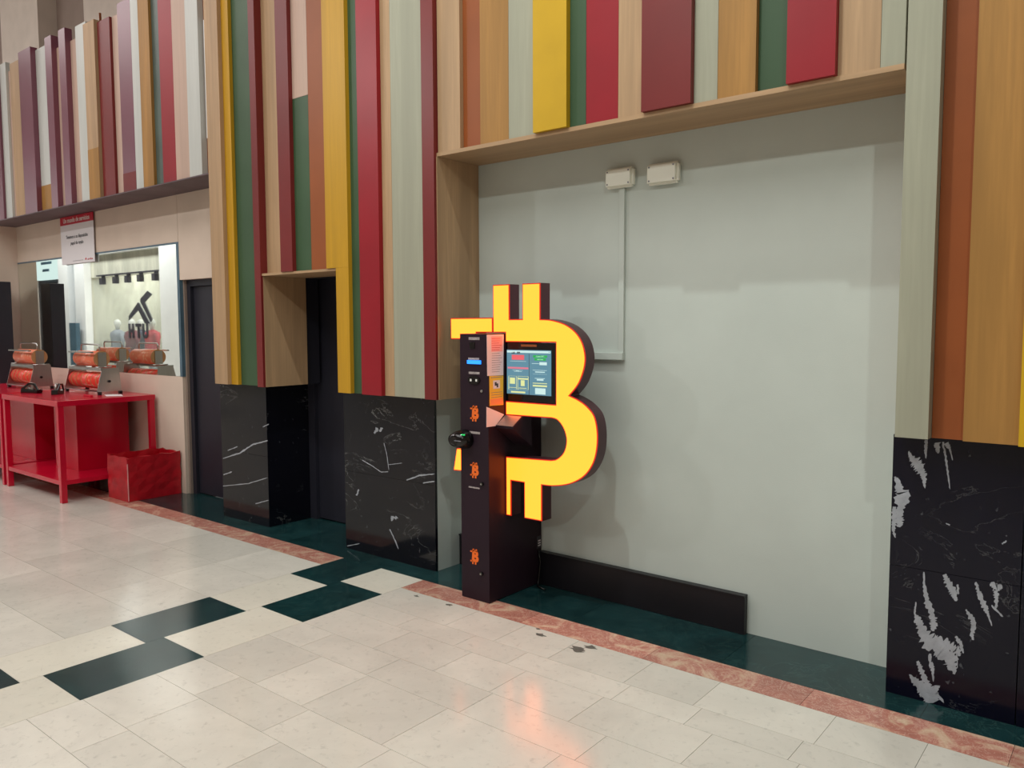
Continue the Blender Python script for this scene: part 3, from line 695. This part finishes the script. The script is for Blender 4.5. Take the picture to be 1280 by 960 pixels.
for zz in (.235, .25, .265): b.box(kx1+.0009, kx1+.0013, 3.862, 3.888, zz, zz+.008)
kp(b.build('label_print', M['paper'], kr, kind='stuff'))
# power lead behind
ld = tag(MB().tube([(-2.9, 3.845, .215), (-2.88, 3.84, .15), (-2.885, 3.83, .05), (-2.87, 3.80, .008), (-2.80, 3.78, .006)], .006, 8).build('power_cable', M['gloss'], None), 'black power cable hanging beside the base of the cash kiosk', 'cable')
pg = tag(MB().box(-3.33, -3.2, 3.80, 3.855, .02, .27).build('power_adapter', M['black'], None, .01), 'black power adapter standing behind the cash kiosk, to its left', 'power adapter')
pg.location.z = -.018

# ------------------------------------------------------------------ red tables
def table(name, label, x0, x1, y0=2.97, y1=3.87, h=.93):
    e = empty(name, label, 'table', ((x0+x1)/2, (y0+y1)/2, 0), 'red gift-wrapping tables under the mirror')
    r = lambda o: rel(o, e)
    r(bx('tabletop', M['rtable'], e, x0, x1, y0, y1, h-.05, h, .003))
    for sx in (x0+.006, x1-.056):
        for sy in (y0+.006, y1-.056): r(bx('leg', M['rtable'], e, sx, sx+.05, sy, sy+.05, .001, h-.0505, .002))
    r(bx('shelf', M['rtable'], e, x0+.01, x1-.01, y0+.01, y1-.01, .165, .205, .002))
    return e
T1 = table('packing_table', 'glossy red table standing next to the red waste box, by the mirror', -8.945, -7.625)
T2 = table('packing_table', 'glossy red table at the left edge, cut by the frame', -10.6, -9.0)
def ubox(label, x0, x1, y0, y1):
    o = MB().box(x0, x1, y0, y1, .2055, .865).build('storage_box', M['rtable'], None, .003); return tag(o, label, 'box', 'red boxes under the tables')
ubox('wide red storage box on the lower shelf under the table, nearer the waste box', -8.56, -8.05, 3.3, 3.8)
ubox('narrow red storage box on the lower shelf under the table, its left one', -8.93, -8.84, 3.12, 3.8) if False else None
b2 = MB().box(-9.7, -9.06, 3.3, 3.8, .2055, .865).build('storage_box', M['rtable'], None, .003); tag(b2, 'red storage box on the lower shelf under the left table', 'box', 'red boxes under the tables')

# red waste box
wb = empty('waste_box', 'open red box wrapped in plastic film on the floor beside the red table', 'waste box', (-7.42, 3.63, 0))
X0, X1, Y0, Y1, H_ = -7.60, -7.215, 3.375, 3.885, .405
b = MB(); T_ = .015; nn = 8
b.box(X0, X1, Y0, Y0+T_, .001, H_); b.box(X0, X1, Y1-T_, Y1, .001, H_); b.box(X0, X0+T_, Y0+T_, Y1-T_, .001, H_); b.box(X1-T_, X1, Y0+T_, Y1-T_, .001, H_); b.box(X0+T_, X1-T_, Y0+T_, Y1-T_, .001, .02)
bmesh.ops.subdivide_edges(b.bm, edges=list(b.bm.edges), cuts=5, use_grid_fill=True)
for v in b.bm.verts:
    if v.co.z > .03:
        v.co.x += .004*math.sin(v.co.z*31+v.co.y*23); v.co.y += .004*math.sin(v.co.z*37+v.co.x*19)
        if v.co.z > .39: v.co.z += .008*math.sin(v.co.x*40+v.co.y*31)
o = b.build('box_body', M['rbox'], wb)
for p_ in o.data.polygons: p_.use_smooth = False
rel(o, wb)
rel(bx('tape_edge', M['pinkpaper'], wb, X1+.003, X1+.006, Y0-.001, Y0+.006, .01, .35), wb)

# wrapping-paper dispensers
def dispenser(label, xa, xb, y, zb_=.9305, up0=.0, up1=None):
    e = empty('wrap_dispenser', label, 'paper dispenser', ((xa+xb)/2, y, zb_), 'wrapping paper dispensers on the red tables'); ex = e.location.x
    def R(o): return rel(o, e)
    w0, w1 = xa, xb
    # side plates: a low one and a taller one with feet
    for X, top in ((w0, .25), (w1, .45)):
        pass
    y0, y1 = y-.12, y+.12
    for X in (w0, w1):
        R(MB().prism([(X-.003, y0, zb_+.03), (X-.003, y1, zb_+.03), (X-.003, y1-.02, zb_+.26), (X-.003, y0+.06, zb_+.26)], (.006, 0, 0)).build('side_plate', M['chrome'], e))
        for yy in (y0+.01, y1-.03): R(bx('foot', M['black'], e, X-.012, X+.02, yy, yy+.03, zb_, zb_+.03, .003))
    R(bx('base_bar', M['chrome'], e, w0+.004, w1-.004, y0+.01, y0+.04, zb_+.03, zb_+.042))
    R(bx('cutter_bar', M['chrome'], e, w0+.004, w1-.004, y0+.05, y0+.075, zb_+.235, zb_+.262))
    R(MB().tube([(w0+.006, y, zb_+.13), (w1+.02, y, zb_+.13)], .012, 10).build('axle', M['black'], e))
    lr = R(MB().ring((w0+.015, y, zb_+.13), (w1-.03, y, zb_+.13), .083, .03).build('paper_roll', M['wrapr'], e))
    for q_ in range(6):
        xq = w0+.03+(w1-w0-.075)*(q_+.5)/6; rb_ = R(MB().ring((xq-.006, y, zb_+.13), (xq+.006, y, zb_+.13), .0845, .082).build('roll_band', M['card'], e)); rb_.parent = lr; rb_.location = rb_.location-lr.location
    R(MB().ring((w1-.0295, y, zb_+.13), (w1-.022, y, zb_+.13), .084, .03).build('roll_end', M['steel2'], e))
    # upper tier
    u0_, u1 = w0+up0, w1-(up1 or 0)
    for X in (u0_+.03, u1-.03):
        R(MB().prism([(X-.002, y-.03, zb_+.2625), (X-.002, y+.05, zb_+.2625), (X-.002, y+.05, zb_+.41), (X-.002, y-.03, zb_+.41)], (.005, 0, 0)).build('side_plate', M['chrome'], e))
    for X in (u0_, u1):
        R(MB().tube([(X, y-.07, zb_+.265), (X, y+.09, zb_+.265)], .006, 8).build('tier_rail', M['chrome'], e))
    R(bx('cutter_bar', M['chrome'], e, u0_+.02, u1-.02, y-.1, y-.075, zb_+.405, zb_+.42))
    R(MB().ring((u0_+.045, y+.01, zb_+.345), (u1-.045, y+.01, zb_+.345), .078, .028).build('paper_roll', M['wrapo'], e))
    R(MB().ring((u1-.0445, y+.01, zb_+.345), (u1-.034, y+.01, zb_+.345), .079, .026).build('roll_end', M['card'], e))
    hx0_, hx1_ = u0_+.09, u1-.06
    R(MB().tube([(hx0_, y, zb_+.415), (hx0_, y, zb_+.47), (hx0_+.02, y, zb_+.488), (hx1_-.02, y, zb_+.488), (hx1_, y, zb_+.47), (hx1_, y, zb_+.415)], .0075, 8).build('carry_handle', M['chrome'], e))
    return e
dispenser('steel two-tier wrapping paper dispenser on the red table, left of the pair', -9.86, -9.24, 3.45, up0=.02, up1=.0)
dispenser('steel two-tier wrapping paper dispenser on the red table, nearer the waste box', -8.74, -8.0, 3.6, up0=.06, up1=.12)
# tape dispensers
def tape(label, x, y, rz, s=1):
    e = empty('tape_dispenser', label, 'tape dispenser', (x, y, .9305)); e.rotation_euler.z = rz
    b = MB(); b.prism([(-.09*s, -.03, 0), (.09*s, -.03, 0), (.10*s, -.03, .03), (.03*s, -.03, .035), (-.08*s, -.03, .05)], (0, .06, 0)); b.build('base', M['gloss'], e, .003)
    MB().ring((.0, -.012, .062), (.0, .014, .062), .045, .018).build('tape_roll', M['steel2'], e)
    MB().prism([(-.075*s, -.03, .045), (.0, -.03, .105), (.07*s, -.03, .10), (.105*s, -.03, .035), (.09*s, -.03, .03), (.055*s, -.03, .085), (.0, -.03, .09), (-.05*s, -.03, .045)], (0, .012, 0)).build('side_arm', M['gloss'], e)
    MB().prism([(.095*s, -.02, .03), (.12*s, -.02, .045), (.10*s, -.02, .036)], (0, .04, 0)).build('cutter', M['chrome'], e)
    return e
tape('black tape dispenser with its hoop upright, right of the left paper dispenser', -8.83, 3.2, .3, 1.3)
tape('black tape dispenser lying at the foot of the paper dispenser nearest the waste box', -8.45, 3.3, 2.4, .9)
lf = tag(MB().prism([(-8.0, 3.55, .9302), (-7.8, 3.48, .9302), (-7.72, 3.6, .9302), (-7.9, 3.67, .9302)], (0, 0, .002)).build('paper_slip', M['paper'], None), 'small white paper slip on the right end of the red table', 'paper')
kn = tag(MB().box(-8.02, -7.86, 3.36, 3.385, .9303, .945).build('paper_cutter', M['signred'], None, .004), 'small red cutter on the red table before the white slip', 'cutter')

# poster over the mirror
ps = empty('poster', 'white poster with red header hanging over the mirror top below the soffit', 'poster', (-9.2, 3.87, 2.29))
rel(bx('sheet', M['paper'], ps, -9.645, -8.83, 3.876, 3.882, 2.29, 2.722), ps); rel(bx('header', M['signred'], ps, -9.645, -8.83, 3.875, 3.882, 2.7225, 2.812), ps)
rel(text('lettering', 'Un mundo de servicios', .070, M['white'], ps, (-9.237, 3.8742, 2.766), ext=.0005, offset=.001), ps)
rel(text('lettering', 'Tenemos a su disposición', .052, M['ink'], ps, (-9.237, 3.8752, 2.585), ext=.0005, offset=.001), ps)
rel(text('lettering', 'papel de regalo', .052, M['ink'], ps, (-9.237, 3.8752, 2.515), ext=.0005, offset=.001), ps)
rel(text('lettering', 'carrefour', .034, M['signred'], ps, (-8.93, 3.8752, 2.325), ext=.0005), ps)
rel(MB().prism([(-9.06, 3.8755, 2.32), (-9.03, 3.8755, 2.345), (-9.015, 3.8755, 2.32)], (0, -.0005, 0)).build('small_mark', M['signred'], ps), ps)
rel(bx('fine_print', M['inkgrey'], ps, -9.36, -9.10, 3.8752, 3.8758, 2.318, 2.322), ps)
# navy totem at the far left
tt = empty('navy_totem', 'tall navy panel standing at the left edge behind the red tables', 'panel', (-10.75, 3.64, 0))
rel(bx('panel', M['navy'], tt, -10.9, -10.62, 3.52, 3.685, .04, 2.13, .004), tt); rel(bx('foot', M['black'], tt, -10.92, -10.6, 3.5, 3.688, 0, .039, .004), tt)

# ------------------------------------------------------------------ shop across the hall (seen in the mirror)
def rr(x, y, Yr=-2.5): v = onY(x, y, 7.8-Yr); return v.x, v.z
YR = -2.5
sh = MB()
sh.box(-45.8, -28, YR-.3, YR, 0, 6); struct('wall_shopfront', sh, M['hall'])
b = MB(); b.box(-25.95, -25.3, YR-.2, YR, 0, 9); b.box(-24.84, -24.2, YR-.2, YR, 0, 9); b.box(-19.85, -18.6, YR-.2, YR, 0, 9); b.box(-24.2, -19.85, YR-.2, YR, 3.62, 9); b.box(-28, -25.95, YR-.2, YR, 3.75, 9); b.box(-25.3, -24.84, YR-.2, YR, 3.6, 9)
struct('wall_shopfront_piers', b, M['shopwhite'])
b = MB(); b.box(-24.2, -19.85, YR-3.2, YR-3.0, 0, 3.62); b.box(-24.4, -24.2, YR-3.2, YR-.2, 0, 3.62); b.box(-19.85, -19.6, YR-3.2, YR-.2, 0, 3.62)
b.box(-24.2, -19.85, YR-.35, YR-.2, 3.0, 3.62)
struct('wall_shop_interior', b, M['concrete'])
b = MB(); b.box(-28, -25.3, YR-.3, YR-.21, 0, 3.8); struct('wall_shop_side', b, M['navy'])
b = MB(); b.box(-25.3, -24.84, YR-.3, YR-.21, 0, 3.7); struct('trim_11', b, M['mframe'])
bxs = bx('shop_sign', M['lightbox'], None, -27.7, -26.05, YR-.15, YR-.05, 3.05, 3.72); tag(bxs, 'lit white sign panel of the shop across the hall', 'sign')
for i, xx in enumerate((-23.3, -22.5, -21.8, -21.1, -20.3)):
    e = empty('track_spotlight', ('dark track spotlight over the shop opposite, leftmost in the mirror', 'dark track spotlight over the shop opposite, second from left in the mirror', 'dark track spotlight over the shop opposite, middle one in the mirror', 'dark track spotlight over the shop opposite, second from right in the mirror', 'dark track spotlight over the shop opposite, nearest its white pier')[i], 'spotlight', (xx, YR-.12, 2.9), 'shop track spotlights')
    b = MB().box(-.08, .08, -.06, .06, -.12, .06); b.build('lamp_head', M['ink'], e); MB().box(-.02, .14, -.02, .02, .0605, .11).build('bracket', M['ink'], e)
tr = tag(bx('lamp_rail', M['ink'], None, -23.6, -19.9, YR-.16, YR-.08, 3.012, 3.05), 'dark lamp rail across the shop front opposite', 'rail')
gm = bpy.data.materials.new('shop_glass'); gm.use_nodes = True; gb = gm.node_tree.nodes['Principled BSDF']
gb.inputs['Base Color'].default_value = (.8, .9, .88, 1); gb.inputs['Alpha'].default_value = .1; gb.inputs['Roughness'].default_value = .02
struct('window_1', MB().box(-24.19, -19.86, YR-.26, YR-.252, .003, 2.99), gm)
# logo and letters stand out from the interior wall
lg = empty('shop_logo', 'dark angular roof-shaped logo in the shop across the hall', 'logo', (-21, YR-.25, 1.5))
def ml(pts, name='logo_stroke', Yr=-2.75):
    v = [rr(136+x/10.667, 350+y/10.667, Yr) for x, y in pts]
    o = MB().prism([(a, Yr, c) for a, c in v], (0, -.03, 0)).build(name, M['ink'], lg); rel(o, lg)
ml([(265, 535), (265, 480), (385, 300), (400, 310), (545, 580), (480, 580), (390, 400)])
ml([(555, 560), (575, 520), (475, 295), (570, 190), (510, 145), (420, 250), (418, 290)])
for ch, xx in (('U', -21.17), ('T', -21.55), ('H', -21.95)):
    o = text('letter', ch, .52, M['ink'], lg, (xx, -2.74, 1.45), '+Y', ext=.015, offset=.02, sx=.85); rel(o, lg)
def figure(label, x, y, top, bot, h0=.75):
    e = empty('clothes_mannequin', label, 'mannequin', (x, y, 0))
    b = MB().tube([(0, 0, h0), (0, 0, h0+.12), (0, 0, 1.05), (0, 0, 1.3), (0, 0, 1.42), (0, 0, 1.5)], [.2, .19, .16, .22, .2, .07], 12); b.build('shirt', top, e)
    for s in (-1, 1):
        MB().tube([(s*.23, 0, 1.4), (s*.3, 0, 1.15), (s*.3, .05, .85)], [.07, .055, .045], 8).build('sleeve', top, e)
        MB().tube([(s*.1, 0, h0-.001), (s*.1, 0, .45), (s*.11, 0, .06)], [.11, .08, .06], 8).build('trouser_leg', bot, e)
    MB().tube([(0, 0, 1.5), (0, 0, 1.58), (0, 0, 1.66), (0, 0, 1.74), (0, 0, 1.8)], [.05, .07, .1, .09, .03], 10).build('head', M['skin'], e)
    MB().tube([(0, 0, 0), (0, 0, .05)], [.22, .2], 16).build('stand', M['skin'], e)
    return e
figure('mannequin in maroon top in the shop opposite, nearest its logo', rr(166, 430, -3.0)[0], -3.0, M['cloth1'], M['cloth2'])
figure('mannequin in navy top in the shop opposite, beside the one in maroon', rr(177, 430, -3.45)[0], -3.45, M['cloth2'], M['skin'])
figure('mannequin in red top in the shop opposite, by the white pier', rr(191, 430, -3.1)[0], -3.1, M['signred'], M['cloth3'])
figure('mannequin in pale clothes in the shop opposite, left of the lettering', -23.75, -3.2, M['cloth3'], M['cloth3'])
# rails of folded clothes low in the shop
dt = empty('display_table', 'white display table in the shop across the hall', 'table', (-21.6, -4.95, 0))
MB().box(-.6, .6, -.3, .3, .7, .76).build('tabletop', M['shopwhite'], dt)
for sx in (-.58, .53):
    for sy in (-.28, .23): MB().box(sx, sx+.05, sy, sy+.05, 0, .699).build('leg', M['shopwhite'], dt)

ag = empty('security_pedestal', 'dark security pedestal at the shop entrance across the hall', 'pedestal', (-24.6, -2.35, 0))
MB().box(-.22, .22, -.06, .06, .031, 1.7).build('panel', M['mframe'], ag, .01); MB().box(-.26, .26, -.1, .1, 0, .03).build('foot', M['black'], ag)

sb_ = MB()
for k_, (a_, b_) in enumerate(((-27.3, -26.5), (-27.2, -26.7))): sb_.box(a_, b_, YR-.049, YR-.045, 3.52-.22*k_, 3.6-.22*k_)
o = sb_.build('sign_bars', M['mframe'], bxs, kind='stuff')
